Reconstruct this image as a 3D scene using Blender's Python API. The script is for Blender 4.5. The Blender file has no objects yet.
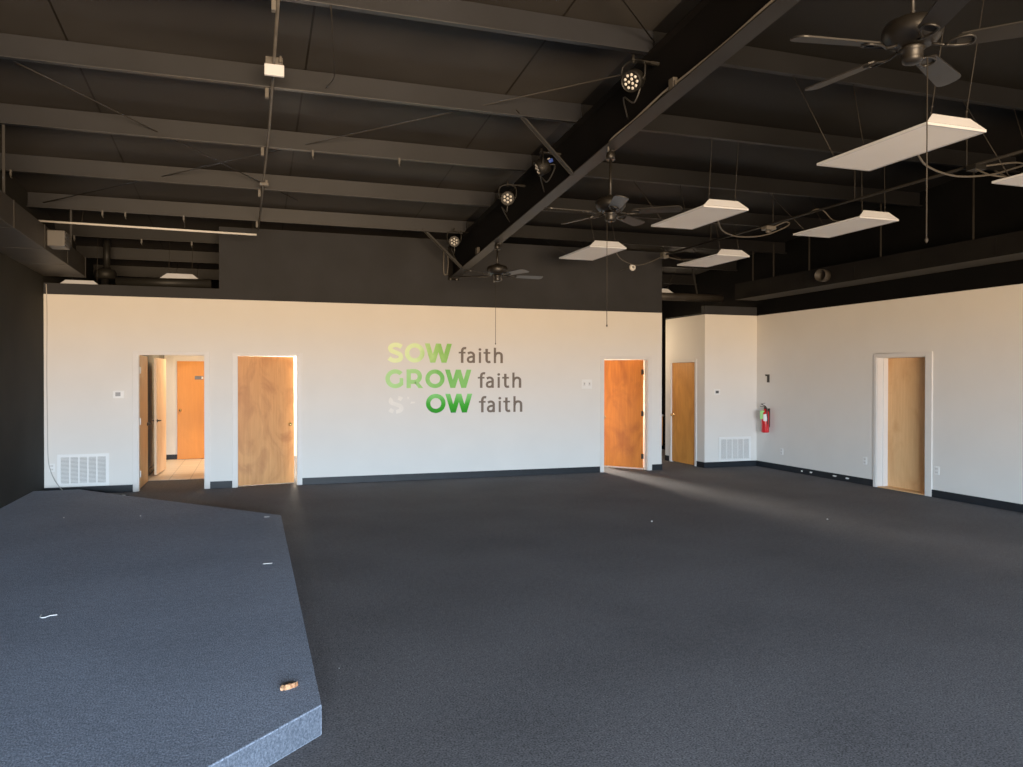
import bpy, math, random
from mathutils import Vector, Matrix
random.seed(7)
C = bpy.context.scene.collection
R = math.radians
ORG = {}

# ------------------------------------------------------------------ mesh builder
def smooth_path(pts, n=6):
    pts = [Vector(p) for p in pts]
    if len(pts) < 3: return pts
    out = []
    P = [pts[0]*2-pts[1]] + pts + [pts[-1]*2-pts[-2]]
    for i in range(1, len(P)-2):
        a, b, c, d = P[i-1], P[i], P[i+1], P[i+2]
        for k in range(n):
            t = k/n
            out.append(0.5*((2*b)+(c-a)*t+(2*a-5*b+4*c-d)*t*t+(3*b-a-3*c+d)*t**3))
    out.append(pts[-1])
    return out

class MB:
    def __init__(s): s.v = []; s.f = []; s.m = []; s.sm = []
    def add(s, vs, fs, mi=0, sm=False):
        o = len(s.v); s.v += [Vector(v) for v in vs]
        for f in fs: s.f.append([o+i for i in f]); s.m.append(mi); s.sm.append(sm)
        return s
    def box(s, x0, x1, y0, y1, z0, z1, mi=0):
        vs = [(x, y, z) for z in (z0, z1) for y in (y0, y1) for x in (x0, x1)]
        return s.add(vs, [(0,2,3,1),(4,5,7,6),(0,1,5,4),(2,6,7,3),(0,4,6,2),(1,3,7,5)], mi)
    def bar(s, p, q, w, h, up=(0,0,1), mi=0):
        p, q = Vector(p), Vector(q); d = (q-p).normalized(); u = Vector(up)
        a = d.cross(u)
        if a.length < 1e-4: a = d.cross(Vector((1,0,0)))
        a.normalize(); b = a.cross(d).normalized()
        vs = [e+a*i*w/2+b*j*h/2 for e in (p, q) for i, j in ((-1,-1),(1,-1),(1,1),(-1,1))]
        return s.add(vs, [(3,2,1,0),(4,5,6,7),(0,1,5,4),(1,2,6,5),(2,3,7,6),(3,0,4,7)], mi)
    def prism(s, poly, axis, a, b, mi=0):
        n = len(poly)
        def P(u, v, w): return {'x': (w, u, v), 'y': (u, w, v), 'z': (u, v, w)}[axis]
        vs = [P(u, v, a) for u, v in poly] + [P(u, v, b) for u, v in poly]
        fs = [tuple(range(n))[::-1], tuple(range(n, 2*n))] + [(i, (i+1) % n, n+(i+1) % n, n+i) for i in range(n)]
        return s.add(vs, fs, mi)
    def tube(s, pts, r, n=8, mi=0, smooth=0):
        pts = smooth_path(pts, smooth) if smooth else [Vector(p) for p in pts]
        rings = []; a = None
        for i, p in enumerate(pts):
            d = (pts[min(i+1, len(pts)-1)]-pts[max(i-1, 0)]).normalized()
            if a is None:
                a = d.cross(Vector((0,0,1)))
                if a.length < 1e-3: a = d.cross(Vector((0,1,0)))
            a = (a-d*a.dot(d)).normalized(); b = d.cross(a)
            rr = r[i] if isinstance(r, (list, tuple)) else r
            rings.append([p+a*math.cos(2*math.pi*k/n)*rr+b*math.sin(2*math.pi*k/n)*rr for k in range(n)])
        vs = [v for g in rings for v in g]; fs = []
        for i in range(len(rings)-1):
            for k in range(n): fs.append((i*n+k, i*n+(k+1) % n, (i+1)*n+(k+1) % n, (i+1)*n+k))
        s.add(vs, fs, mi, True)
        m = len(rings)-1
        return s.add(rings[0]+rings[m], [tuple(range(n))[::-1], tuple(range(n, 2*n))], mi)
    def lathe(s, prof, c=(0,0,0), ax=(0,0,1), n=24, mi=0, sm=True):
        q = Vector((0,0,1)).rotation_difference(Vector(ax).normalized()); c = Vector(c); vs = []; fs = []
        for r, z in prof:
            for k in range(n):
                t = 2*math.pi*k/n; vs.append(c+q @ Vector((r*math.cos(t), r*math.sin(t), z)))
        for i in range(len(prof)-1):
            for k in range(n): fs.append((i*n+k, i*n+(k+1) % n, (i+1)*n+(k+1) % n, (i+1)*n+k))
        m = len(prof)-1
        s.add(vs, fs, mi, sm)
        if prof[0][0] > 1e-5: s.add(vs[:n], [tuple(range(n))[::-1]], mi)
        if prof[m][0] > 1e-5: s.add(vs[m*n:], [tuple(range(n))], mi)
        return s
    def build(s, name, mats, parent=None, loc=None, bevel=0.0):
        me = bpy.data.meshes.new(name)
        o = ORG.get(parent.name, Vector((0,0,0))) if parent else Vector(loc or (0,0,0))
        me.from_pydata([v-o for v in s.v], [], s.f)
        for m in (mats if isinstance(mats, (list, tuple)) else [mats]): me.materials.append(m)
        for p, mi, sm in zip(me.polygons, s.m, s.sm): p.material_index = mi; p.use_smooth = sm
        import bmesh
        bm = bmesh.new(); bm.from_mesh(me)
        bmesh.ops.remove_doubles(bm, verts=bm.verts, dist=1e-6)
        bmesh.ops.recalc_face_normals(bm, faces=bm.faces)
        if bevel:
            ed = [e for e in bm.edges if e.is_manifold and not all(f.smooth for f in e.link_faces) and e.calc_face_angle(0) > 0.6]
            bmesh.ops.bevel(bm, geom=ed, offset=bevel, segments=2, affect='EDGES', profile=0.6)
        bm.to_mesh(me); bm.free()
        ob = bpy.data.objects.new(name, me); C.objects.link(ob)
        if parent: ob.parent = parent
        elif loc: ob.location = loc
        ORG[ob.name] = o
        return ob

def tag(o, label=None, cat=None, group=None, kind=None):
    if label: o['label'] = label
    if cat: o['category'] = cat
    if group: o['group'] = group
    if kind: o['kind'] = kind
    return o
def thing(name, loc, label, cat, group=None, kind=None):
    o = bpy.data.objects.new(name, None); C.objects.link(o); o.location = loc
    o.empty_display_size = .1; ORG[o.name] = Vector(loc)
    return tag(o, label, cat, group, kind)
def copy_tree(root, loc, label, group=None):
    r = root.copy(); C.objects.link(r); r.location = loc; r['label'] = label; ORG[r.name] = Vector(loc)
    if group: r['group'] = group
    for ch in list(root.children):
        c = ch.copy(); C.objects.link(c); c.parent = r
        for g in list(ch.children):
            d = g.copy(); C.objects.link(d); d.parent = c
    return r

# ------------------------------------------------------------------ materials
def srgb(r, g, b):
    f = lambda c: (c/255/12.92) if c/255 <= .04045 else ((c/255+.055)/1.055)**2.4
    return (f(r), f(g), f(b), 1)
def mat(name, col, rough=.6, metal=0., var=0., scale=6., bump=0., bscale=200., coord='Object', stretch=(1,1,1), col2=None, spec=None):
    m = bpy.data.materials.new(name); m.use_nodes = True; nt = m.node_tree; N = nt.nodes; L = nt.links
    b = N['Principled BSDF']; b.inputs['Roughness'].default_value = rough; b.inputs['Metallic'].default_value = metal
    if spec is not None: b.inputs['Specular IOR Level'].default_value = spec
    b.inputs['Base Color'].default_value = col
    tc = N.new('ShaderNodeTexCoord'); mp = N.new('ShaderNodeMapping'); mp.inputs['Scale'].default_value = stretch
    L.new(tc.outputs[coord], mp.inputs['Vector'])
    nz = N.new('ShaderNodeTexNoise'); nz.inputs['Scale'].default_value = scale; nz.inputs['Detail'].default_value = 5
    L.new(mp.outputs[0], nz.inputs['Vector'])
    mr = N.new('ShaderNodeMapRange'); mr.inputs[1].default_value = .3; mr.inputs[2].default_value = .7
    L.new(nz.outputs['Fac'], mr.inputs[0])
    mx = N.new('ShaderNodeMix'); mx.data_type = 'RGBA'
    c2 = col2 or tuple(min(1, c*(1+var)) for c in col[:3])+(1,)
    c1 = col if col2 else tuple(c*(1-var) for c in col[:3])+(1,)
    mx.inputs[6].default_value = c1; mx.inputs[7].default_value = c2
    L.new(mr.outputs[0], mx.inputs[0]); L.new(mx.outputs[2], b.inputs['Base Color'])
    if bump:
        n2 = N.new('ShaderNodeTexNoise'); n2.inputs['Scale'].default_value = bscale; L.new(tc.outputs[coord], n2.inputs['Vector'])
        bp = N.new('ShaderNodeBump'); bp.inputs['Strength'].default_value = bump; bp.inputs['Distance'].default_value = .01
        L.new(n2.outputs['Fac'], bp.inputs['Height']); L.new(bp.outputs[0], b.inputs['Normal'])
    return m
def carpet(name, dark, light, fscale, patch=.35, stretch=(1,1,1), pscale=.9):
    m = mat(name, dark, .95, bump=.6, bscale=fscale*1.2, scale=fscale, stretch=stretch, col2=light, spec=.15)
    nt = m.node_tree; N = nt.nodes; L = nt.links; b = N['Principled BSDF']
    src = b.inputs['Base Color'].links[0].from_socket
    tc = N.new('ShaderNodeTexCoord')
    n = N.new('ShaderNodeTexNoise'); n.inputs['Scale'].default_value = pscale; n.inputs['Detail'].default_value = 3
    L.new(tc.outputs['Object'], n.inputs['Vector'])
    n2 = N.new('ShaderNodeTexNoise'); n2.inputs['Scale'].default_value = fscale*.22; n2.inputs['Detail'].default_value = 2
    L.new(tc.outputs['Object'], n2.inputs['Vector'])
    ad = N.new('ShaderNodeMath'); ad.operation = 'ADD'; L.new(n.outputs['Fac'], ad.inputs[0]); L.new(n2.outputs['Fac'], ad.inputs[1])
    mr = N.new('ShaderNodeMapRange'); mr.inputs[1].default_value = .7; mr.inputs[2].default_value = 1.3
    mr.inputs[3].default_value = 1-patch; mr.inputs[4].default_value = 1+patch
    L.new(ad.outputs[0], mr.inputs[0])
    mu = N.new('ShaderNodeMix'); mu.data_type = 'RGBA'; mu.blend_type = 'MULTIPLY'; mu.inputs[0].default_value = 1
    L.new(src, mu.inputs[6]); L.new(mr.outputs[0], mu.inputs[7]); L.new(mu.outputs[2], b.inputs['Base Color'])
    return m
def wood(name, c1, c2, c3, blot=2.2):
    m = mat(name, c1, .45, scale=5, stretch=(7,7,.45), col2=c2, spec=.3)
    nt = m.node_tree; N = nt.nodes; L = nt.links; b = N['Principled BSDF']
    src = b.inputs['Base Color'].links[0].from_socket
    tc = N.new('ShaderNodeTexCoord'); mp = N.new('ShaderNodeMapping'); mp.inputs['Scale'].default_value = (1.6,1.6,.8)
    L.new(tc.outputs['Object'], mp.inputs['Vector'])
    n = N.new('ShaderNodeTexNoise'); n.inputs['Scale'].default_value = blot; n.inputs['Detail'].default_value = 6; n.inputs['Distortion'].default_value = 1.6
    L.new(mp.outputs[0], n.inputs['Vector'])
    mr = N.new('ShaderNodeMapRange'); mr.inputs[1].default_value = .45; mr.inputs[2].default_value = .75
    L.new(n.outputs['Fac'], mr.inputs[0])
    mx = N.new('ShaderNodeMix'); mx.data_type = 'RGBA'; mx.inputs[7].default_value = c3
    L.new(mr.outputs[0], mx.inputs[0]); L.new(src, mx.inputs[6]); L.new(mx.outputs[2], b.inputs['Base Color'])
    return m
def gradient(name, stops, axis, a, b_):
    m = bpy.data.materials.new(name); m.use_nodes = True; nt = m.node_tree; N = nt.nodes; L = nt.links
    b = N['Principled BSDF']; b.inputs['Roughness'].default_value = .6; b.inputs['Specular IOR Level'].default_value = .2
    tc = N.new('ShaderNodeTexCoord'); sp = N.new('ShaderNodeSeparateXYZ'); L.new(tc.outputs['Object'], sp.inputs[0])
    nz = N.new('ShaderNodeTexNoise'); nz.inputs['Scale'].default_value = 5; L.new(tc.outputs['Object'], nz.inputs['Vector'])
    mr = N.new('ShaderNodeMapRange'); mr.inputs[1].default_value = a; mr.inputs[2].default_value = b_
    L.new(sp.outputs[axis], mr.inputs[0])
    ad = N.new('ShaderNodeMath'); ad.operation = 'MULTIPLY_ADD'; ad.inputs[1].default_value = .5; L.new(nz.outputs['Fac'], ad.inputs[0])
    sb = N.new('ShaderNodeMath'); sb.operation = 'SUBTRACT'; sb.inputs[1].default_value = .25
    L.new(mr.outputs[0], ad.inputs[2]); L.new(ad.outputs[0], sb.inputs[0])
    cr = N.new('ShaderNodeValToRGB'); e = cr.color_ramp.elements
    e[0].color = stops[0]; e[1].color = stops[-1]
    for i, s in enumerate(stops[1:-1]):
        k = e.new((i+1)/(len(stops)-1)); k.color = s
    L.new(sb.outputs[0], cr.inputs[0]); L.new(cr.outputs[0], b.inputs['Base Color'])
    return m

M = {}
M['cream'] = mat('cream_wall_paint', (.72,.69,.64,1), .75, var=.02, scale=2, bump=.03, bscale=120)
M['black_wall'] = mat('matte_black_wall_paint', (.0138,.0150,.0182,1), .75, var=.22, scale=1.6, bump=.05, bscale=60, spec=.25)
M['left_wall'] = mat('dark_side_wall_paint', (.0125,.0125,.0108,1), .85, var=.3, scale=1.1, spec=.15)
M['white_trim'] = mat('white_gloss_trim', (.69,.66,.62,1), .45, var=.02, spec=.3)
M['white_plate'] = mat('white_plastic', (.80,.79,.76,1), .4, var=.01)
M['grey_plastic'] = mat('grey_plastic', (.22,.22,.22,1), .4)
M['dark_slot'] = mat('dark_slot', (.05,.05,.05,1), .6)
M['vent_back'] = mat('vent_shadow', (.30,.29,.27,1), .8)
M['baseboard'] = mat('vinyl_cove_base', (.008,.010,.013,1), .5, var=.2, spec=.25)
M['floor'] = carpet('charcoal_loop_carpet', (.026,.0255,.0285,1), (.170,.165,.178,1), 105, .20)
M['stage'] = carpet('blue_grey_ribbed_carpet', (.068,.084,.116,1), (.285,.330,.425,1), 88, .16, stretch=(1.6,.8,1))
M['riser'] = carpet('shaded_riser_carpet', (.045,.056,.078,1), (.125,.145,.185,1), 88, .14)  # stage carpet darkened for the upright faces, shade put into the colour
M['black_steel'] = mat('black_painted_steel', (.011,.0105,.010,1), .55, var=.2, scale=3, spec=.2)
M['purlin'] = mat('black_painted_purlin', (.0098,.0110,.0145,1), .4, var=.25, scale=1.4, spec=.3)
M['purlin_shaded'] = mat('shaded_black_purlin', (.0042,.0046,.0056,1), .5, var=.25, scale=1.4, spec=.2)  # darker copy of the purlin paint, dimmer light put into the colour
M['beam'] = mat('black_rafter_web', (.0030,.0029,.0029,1), .7, var=.3, scale=2, spec=.1)
M['flange'] = mat('black_rafter_flange', (.0165,.0165,.0170,1), .5, var=.2, scale=2, spec=.25)
M['black_matte'] = mat('black_matte_metal', (.006,.006,.006,1), .5, var=.2, spec=.25)
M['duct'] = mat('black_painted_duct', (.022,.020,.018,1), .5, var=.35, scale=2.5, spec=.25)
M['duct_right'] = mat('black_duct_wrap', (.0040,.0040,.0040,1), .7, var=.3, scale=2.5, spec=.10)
M['dark_duct'] = mat('darker_duct_paint', (.010,.010,.0095,1), .5, var=.3, scale=2.5, spec=.2)  # even colour, darker than the left duct
M['duct_bottom'] = mat('bounce_lit_duct_underside', (.022,.0215,.020,1), .7, var=.3, scale=2.5, spec=.12)  # underside lighter than the sides, bounce light put into the colour
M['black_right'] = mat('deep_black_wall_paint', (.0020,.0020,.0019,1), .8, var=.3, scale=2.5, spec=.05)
M['wire'] = mat('dark_grey_wire', (.022,.020,.018,1), .6, spec=.2)
M['cable'] = mat('grey_flex_cable', (.075,.068,.06,1), .5, spec=.2)
M['pale_cable'] = mat('pale_cable_jacket', (.22,.20,.17,1), .5)
M['clip'] = mat('dark_steel_clip', (.06,.055,.05,1), .5)
M['wall_cable'] = mat('light_grey_cable', (.40,.38,.35,1), .5)
M['conduit'] = mat('galvanised_conduit', (.095,.088,.078,1), .45, var=.2, spec=.3)
M['white_rod'] = mat('white_rod_paint', (.8,.78,.74,1), .4)
M['fix_body'] = mat('white_enamel_fixture', (.64,.67,.73,1), .45, var=.02)
M['fix_top'] = mat('grey_fixture_back', (.06,.055,.05,1), .6, var=.1)
M['fix_lens'] = mat('frosted_fixture_lens', (.86,.86,.87,1), .5, var=.03, scale=1.5)
M['fan'] = mat('oil_black_fan_metal', (.0065,.006,.0055,1), .42, var=.2, spec=.4)
M['blade'] = mat('dark_grey_fan_blade', (.015,.0145,.014,1), .4, var=.2, scale=4, spec=.3)
M['brass'] = mat('polished_brass', (.75,.52,.22,1), .22, .9)
M['dark_metal'] = mat('dark_bronze_metal', (.05,.042,.036,1), .35, .8)
M['hinge_black'] = mat('black_hinge', (.015,.013,.012,1), .4, .4)
M['tan_wood'] = wood('tan_birch_veneer', srgb(216,150,84), srgb(200,132,68), srgb(166,98,46), 1.8)
M['orange_wood'] = wood('orange_birch_veneer', srgb(208,118,46), srgb(190,102,38), srgb(160,82,32), 1.7)
M['plain_orange'] = wood('plain_orange_door_veneer', srgb(216,136,44), srgb(208,128,38), srgb(200,120,34), 1.2)
M['brown_wood'] = wood('brown_oak_veneer', srgb(214,146,66), srgb(196,128,56), srgb(176,110,46), 1.6)
M['maple'] = wood('pale_maple_veneer', srgb(232,182,124), srgb(222,168,110), srgb(208,150,92), 1.5)
M['tile'] = None
M['peach'] = wood('pale_peach_veneer', srgb(246,212,176), srgb(238,198,158), srgb(230,186,144), 1.5)
M['shaded_wall'] = mat('shaded_passage_wall_paint', (.11,.105,.085,1), .8, var=.1)  # partition darkened, the shade of the passage put into its colour
M['red'] = mat('red_enamel', (.55,.012,.016,1), .25)
M['green_tag'] = mat('green_paper_tag', (.25,.62,.16,1), .6)
M['label_white'] = mat('white_paper_label', (.85,.84,.82,1), .6)
M['lens_black'] = mat('black_lens_plate', (.01,.01,.01,1), .3)
M['led'] = mat('clear_led_lens', (.66,.65,.62,1), .25)
M['blue'] = mat('blue_power_connector', (.04,.10,.55,1), .4)
M['text_grey'] = mat('brown_grey_vinyl', srgb(98,84,70), .5, var=.05)
M['ghost'] = mat('pale_vinyl_residue', (.83,.79,.72,1), .6, var=.04, scale=12)
M['scrap'] = mat('raw_splintered_wood', srgb(226,176,128), .7, scale=40, col2=srgb(160,96,58))
M['thread'] = mat('white_lint', (.75,.75,.76,1), .8)
M['black_rubber'] = mat('black_rubber_cord', (.02,.02,.02,1), .5)
M['counter'] = mat('white_laminate', (.8,.79,.77,1), .35)
M['dark_panel'] = mat('dark_brown_panel', (.13,.08,.05,1), .6, var=.3, scale=3, stretch=(6,6,.5))
M['glass'] = None

def tile_mat():
    m = bpy.data.materials.new('tan_ceramic_tile'); m.use_nodes = True; nt = m.node_tree; N = nt.nodes; L = nt.links
    b = N['Principled BSDF']; b.inputs['Roughness'].default_value = .4
    tc = N.new('ShaderNodeTexCoord'); br = N.new('ShaderNodeTexBrick'); br.offset = 0
    br.inputs['Color1'].default_value = (.62,.50,.38,1); br.inputs['Color2'].default_value = (.56,.45,.34,1); br.inputs['Mortar'].default_value = (.33,.26,.2,1)
    br.inputs['Scale'].default_value = 1; br.inputs['Mortar Size'].default_value = .008
    br.inputs['Brick Width'].default_value = .33; br.inputs['Row Height'].default_value = .33
    L.new(tc.outputs['Object'], br.inputs['Vector']); L.new(br.outputs['Color'], b.inputs['Base Color'])
    return m
M['tile'] = tile_mat()
def glass_mat():
    m = bpy.data.materials.new('clear_window_glass'); m.use_nodes = True; nt = m.node_tree; N = nt.nodes; L = nt.links
    N.remove(N['Principled BSDF']); t = N.new('ShaderNodeBsdfTransparent'); g = N.new('ShaderNodeBsdfGlossy'); g.inputs['Roughness'].default_value = .02
    x = N.new('ShaderNodeMixShader'); x.inputs[0].default_value = .06
    L.new(t.outputs[0], x.inputs[1]); L.new(g.outputs[0], x.inputs[2]); L.new(x.outputs[0], N['Material Output'].inputs['Surface'])
    return m
M['glass'] = glass_mat()
def roof_mat():
    m = mat('black_roof_insulation', (.031,.0295,.0285,1), .6, var=.30, scale=.8, bump=.12, bscale=3.0)
    nt = m.node_tree; N = nt.nodes; L = nt.links; b = N['Principled BSDF']
    src = b.inputs['Base Color'].links[0].from_socket
    tc = N.new('ShaderNodeTexCoord'); sp = N.new('ShaderNodeSeparateXYZ'); L.new(tc.outputs['Object'], sp.inputs[0])
    def line(off, w):
        a = N.new('ShaderNodeMath'); a.operation = 'ADD'; a.inputs[1].default_value = 40*1.96-off; L.new(sp.outputs[0], a.inputs[0])
        k = N.new('ShaderNodeMath'); k.operation = 'MODULO'; k.inputs[1].default_value = 1.96; L.new(a.outputs[0], k.inputs[0])
        c = N.new('ShaderNodeMath'); c.operation = 'LESS_THAN'; c.inputs[1].default_value = w; L.new(k.outputs[0], c.inputs[0])
        return c
    l1 = line(.47, .018)
    mx = N.new('ShaderNodeMix'); mx.data_type = 'RGBA'; mx.inputs[7].default_value = (.008,.007,.006,1)
    L.new(l1.outputs[0], mx.inputs[0]); L.new(src, mx.inputs[6])
    gt = N.new('ShaderNodeMath'); gt.operation = 'GREATER_THAN'; gt.inputs[1].default_value = 3.265; L.new(sp.outputs[0], gt.inputs[0])
    m2 = N.new('ShaderNodeMix'); m2.data_type = 'RGBA'; m2.inputs[7].default_value = (.0070,.0071,.0072,1)   # bay past the rafter darkened, its dimmer light put into the colour
    L.new(gt.outputs[0], m2.inputs[0]); L.new(mx.outputs[2], m2.inputs[6]); L.new(m2.outputs[2], b.inputs['Base Color'])
    b.inputs['Specular IOR Level'].default_value = .15
    return m
M['roof'] = roof_mat()

# ------------------------------------------------------------------ room constants
XL, XR, HC = -2.87, 9.374, 2.935
YF, YB = -19.0, 8.0                   # storefront, rear wall
SL = .0768
def purl_z(y): return 4.24990+SL*(-3.88976-y)       # underside of the purlins (roof slope)
def flange_z(y): return 3.526+.0845*(-y-1.39)       # underside of the rafter

# ------------------------------------------------------------------ shell
def S(mb, name, m, **k): return tag(mb.build(name, m, **k), kind='structure')
b = MB(); b.box(XL-.2, 12, YF-.3, YB+.2, -.15, 0); S(b, 'floor', M['floor'])
b = MB(); b.box(-1.72, -.45, 1.27, 4.72, .0005, .004); S(b, 'floor_tile', M['tile'])
def wallslab(b, x0, x1, y0, y1, z1, hc=HC):
    b.box(x0, x1, y0, y1, 0, hc, 0)
    if z1 > hc: b.box(x0, x1, y0, y1, hc, z1, 1)
WM = [M['cream'], M['black_wall']]
OP = [(-1.63, -.682), (-.222, .700), (6.080, 6.998)]   # door openings in the back wall
b = MB(); T = .12
xs = [XL]+[v for o in OP for v in o]+[7.279]
for i in range(0, len(xs), 2): b.box(xs[i], xs[i+1], 0, T, 0, 2.078, 0)
b.box(XL, 7.279, 0, T, 2.078, HC, 0)
b.box(XL, -.478, 0, T, HC, 3.10, 1); b.box(-.478, 7.279, 0, T, HC, 4.065, 1)
S(b, 'wall_back', WM)
b = MB(); b.box(8.206, XR, 0, .12, 0, HC, 0); b.box(8.206, XR, 0, .12, HC, 3.10, 1)
b.box(8.206, 8.326, .12, .33, 0, HC, 0); b.box(8.206, 8.326, 1.235, 1.48, 0, HC, 0); b.box(8.206, 8.326, .33, 1.235, 2.03, HC, 0)
b.box(8.206, 8.326, .12, 1.48, HC, HC+.03, 1)
S(b, 'wall_hall', WM)
b = MB(); W6 = (-4.026, -3.086)
b.box(XR, XR+.3, YF, W6[0], 0, HC, 0); b.box(XR, XR+.3, W6[1], .12, 0, HC, 0); b.box(XR, XR+.3, *W6, 2.05, HC, 0)
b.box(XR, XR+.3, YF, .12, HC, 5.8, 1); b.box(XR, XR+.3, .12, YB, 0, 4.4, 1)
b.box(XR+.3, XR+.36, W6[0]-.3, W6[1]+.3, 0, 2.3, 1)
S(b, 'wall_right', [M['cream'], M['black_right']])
b = MB(); b.box(XL-.2, XL, YF, YB, 0, 5.8); S(b, 'wall_left', M['left_wall'])
b = MB(); b.box(XL-.2, XR+.3, YB, YB+.2, 0, 4.4); S(b, 'wall_rear', M['black_wall'])
# back-of-house partitions and their low ceilings
b = MB(); b.box(-1.84, -1.72, T, 4.84, 0, 2.5); S(b, 'wall_passage', M['shaded_wall'])
b = MB(); b.box(-.45, -.33, T, 4.84, 0, 2.5); b.box(5.2, 5.32, T, 4.84, 0, 2.5)
b.box(7.16, 7.279, T, 4.84, 0, HC); b.box(-2.87, 7.279, 4.72, 4.84, 0, 2.5)
S(b, 'wall_partition', M['cream'])
b = MB(); b.box(-2.87, 7.16, T, 4.84, 2.5, 2.56); S(b, 'ceiling_backroom', M['cream'])
b = MB(); b.box(7.28, XR, 4.6, 4.72, 0, 4.3); S(b, 'wall_hall_end', M['dark_panel'])
b = MB()                                                # sloped roof deck on the purlins
ya, yb = YF-.3, YB+.2
za, zb = purl_z(ya)+.222, purl_z(yb)+.222
b.prism([(ya, za), (yb, zb), (yb, zb+.1), (ya, za+.1)], 'x', XL-.2, XR+.3); S(b, 'ceiling', M['roof'])
# storefront behind the camera: piers, sill, header, mullions and glass
b = MB(); zt = 2.75; WX = 4.2
b.box(XL, XR, YF-.15, YF, zt, 5.9); b.box(XL, XR, YF-.15, YF, 0, .12); b.box(XL, XL+.3, YF-.15, YF, .12, zt); b.box(WX, XR, YF-.15, YF, .12, zt)
S(b, 'wall_front', M['black_wall'])
nw = 4; x0, x1 = XL+.3, WX; dw = (x1-x0)/nw
for i in range(nw):
    a, c = x0+i*dw, x0+(i+1)*dw
    w = thing('window_%d' % (i+1), (a, YF, .12), None, None, None, 'structure')
    f = MB(); t = .05
    f.box(a, a+t, YF-.1, YF, .12, zt); f.box(c-t, c, YF-.1, YF, .12, zt); f.box(a+t, c-t, YF-.1, YF, .12, .12+t); f.box(a+t, c-t, YF-.1, YF, zt-t, zt)
    f.build('window_frame', M['black_steel'], w)
    MB().box(a+t, c-t, YF-.06, YF-.05, .12+t, zt-t).build('pane', M['glass'], w)

# ------------------------------------------------------------------ baseboards
def bb(name, segs, m=M['baseboard']):
    b = MB()
    for s in segs: b.box(*s, 0, .108)
    return S(b, name, m)
t = .013
bb('baseboard_back', [(XL, -1.70, -t, 0), (-.614, -.29, -t, 0), (.768, 6.012, -t, 0), (7.078, 7.279+t, -t, 0), (7.279, 7.279+t, 0, T)])
bb('baseboard_hall', [(8.206-t, XR-t, -t, 0), (8.206-t, 8.206, 0, .265), (8.206-t, 8.206, 1.30, 1.48)])
br_ = bb('baseboard_right', [(XR-t, XR, W6[1]+.065, 0), (XR-t, XR, YF, W6[0]-.065)])
b = MB()
for y, z, l in [(-2.12, .062, .10), (-2.42, .058, .09), (-1.32, .05, .05), (-1.55, .055, .07)]:
    b.prism([(y, z), (y-l*.3, z+.014), (y-l, z+.009), (y-l*.8, z-.008), (y-l*.4, z-.012)], 'x', XR-t-.004, XR-t)
o = b.build('torn_patch', M['label_white'], br_); o['label'] = 'torn white scuff marks on the black baseboard'
b = MB(); b.box(-1.72, -.45, 4.70, 4.72, 0, .11); b.box(-1.72, -1.70, 1.25, 4.72, 0, .11); S(b, 'baseboard_backroom', M['baseboard'])

# ------------------------------------------------------------------ doors
def casing_back(x0, x1, zt, parent, y=0., w=.068, name='casing'):
    b = MB(); e = .018
    b.box(x0-w, x0, y-e, y, 0, zt+.042); b.box(x1, x1+w, y-e, y, 0, zt+.042); b.box(x0, x1, y-e, y, zt, zt+.042)
    b.build(name, M['white_trim'], parent, bevel=.004)
    j = MB(); j.box(x0, x0+.014, y-.004, y+T, 0, zt); j.box(x1-.014, x1, y-.004, y+T, 0, zt); j.box(x0+.014, x1-.014, y-.004, y+T, zt-.014, zt)
    j.build('jamb', M['white_trim'], parent)
def knob_mb(b, p, d, r=.028):
    b.lathe([(.032, 0), (.032, .006), (.012, .010), (.011, .028), (r*.8, .034), (r, .048), (r*.85, .062), (r*.4, .068), (0.0001, .069)], p, d, 16)
def lever_mb(b, p, d, along, r=.03):
    p, d, a = Vector(p), Vector(d), Vector(along)
    b.lathe([(r, 0), (r, .008), (.014, .012), (.012, .045), (.0001, .046)], p, d, 16)
    b.tube([p+d*.042, p+d*.048+a*.03, p+d*.046+a*.11], .009, 8)
def leaf(parent, hinge, ang, width, m, z0=.03, z1=2.060, th=.035, bits='knob', hx=1, hinge_m=None, hz=(.25, 1.05, 1.83), knobm=None):
    """door leaf swung about a vertical hinge; ang = direction of the leaf from the hinge, in the XY plane"""
    d = Vector((math.cos(ang), math.sin(ang), 0)); n = Vector((-d.y, d.x, 0)); h = Vector((hinge[0], hinge[1], 0))
    b = MB(); p = [h, h+d*width, h+d*width+n*th*hx, h+n*th*hx]
    b.add([q+Vector((0,0,z)) for z in (z0, z1) for q in p], [(0,1,2,3), (4,5,6,7), (0,1,5,4), (1,2,6,5), (2,3,7,6), (3,0,4,7)])
    lf = b.build('door_leaf', m, parent, bevel=.002)
    k = MB(); base = h+d*(width-.065)+Vector((0,0,.965))
    for side in (0, 1):
        q = base+n*(th*hx if side else 0); nn = n*hx*(1 if side else -1)
        if bits == 'lever': lever_mb(k, q, nn, -d)
        else: knob_mb(k, q, nn)
    k.build('handle' if bits == 'lever' else 'knob', knobm or (M['dark_metal'] if bits == 'lever' else M['brass']), lf)
    if hinge_m:
        for z in hz:
            g = MB(); q = h-n*hx*.004
            g.tube([q+Vector((0,0,z-.05)), q+Vector((0,0,z+.05))], .009, 8)
            g.bar(q+d*.016-n*hx*.001+Vector((0,0,z-.048)), q+d*.016-n*hx*.001+Vector((0,0,z+.048)), .03, .004, up=n)
            g.bar(q-d*.012+Vector((0,0,z-.048)), q-d*.012+Vector((0,0,z+.048)), .024, .004, up=n)
            g.build('hinge', hinge_m, parent)
    return lf
ZT = 2.076
d1 = thing('door_1', (-1.145, 0, 0), 'leftmost doorway in the cream wall, its tan door swung fully open inward', 'door', None, 'structure')
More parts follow.
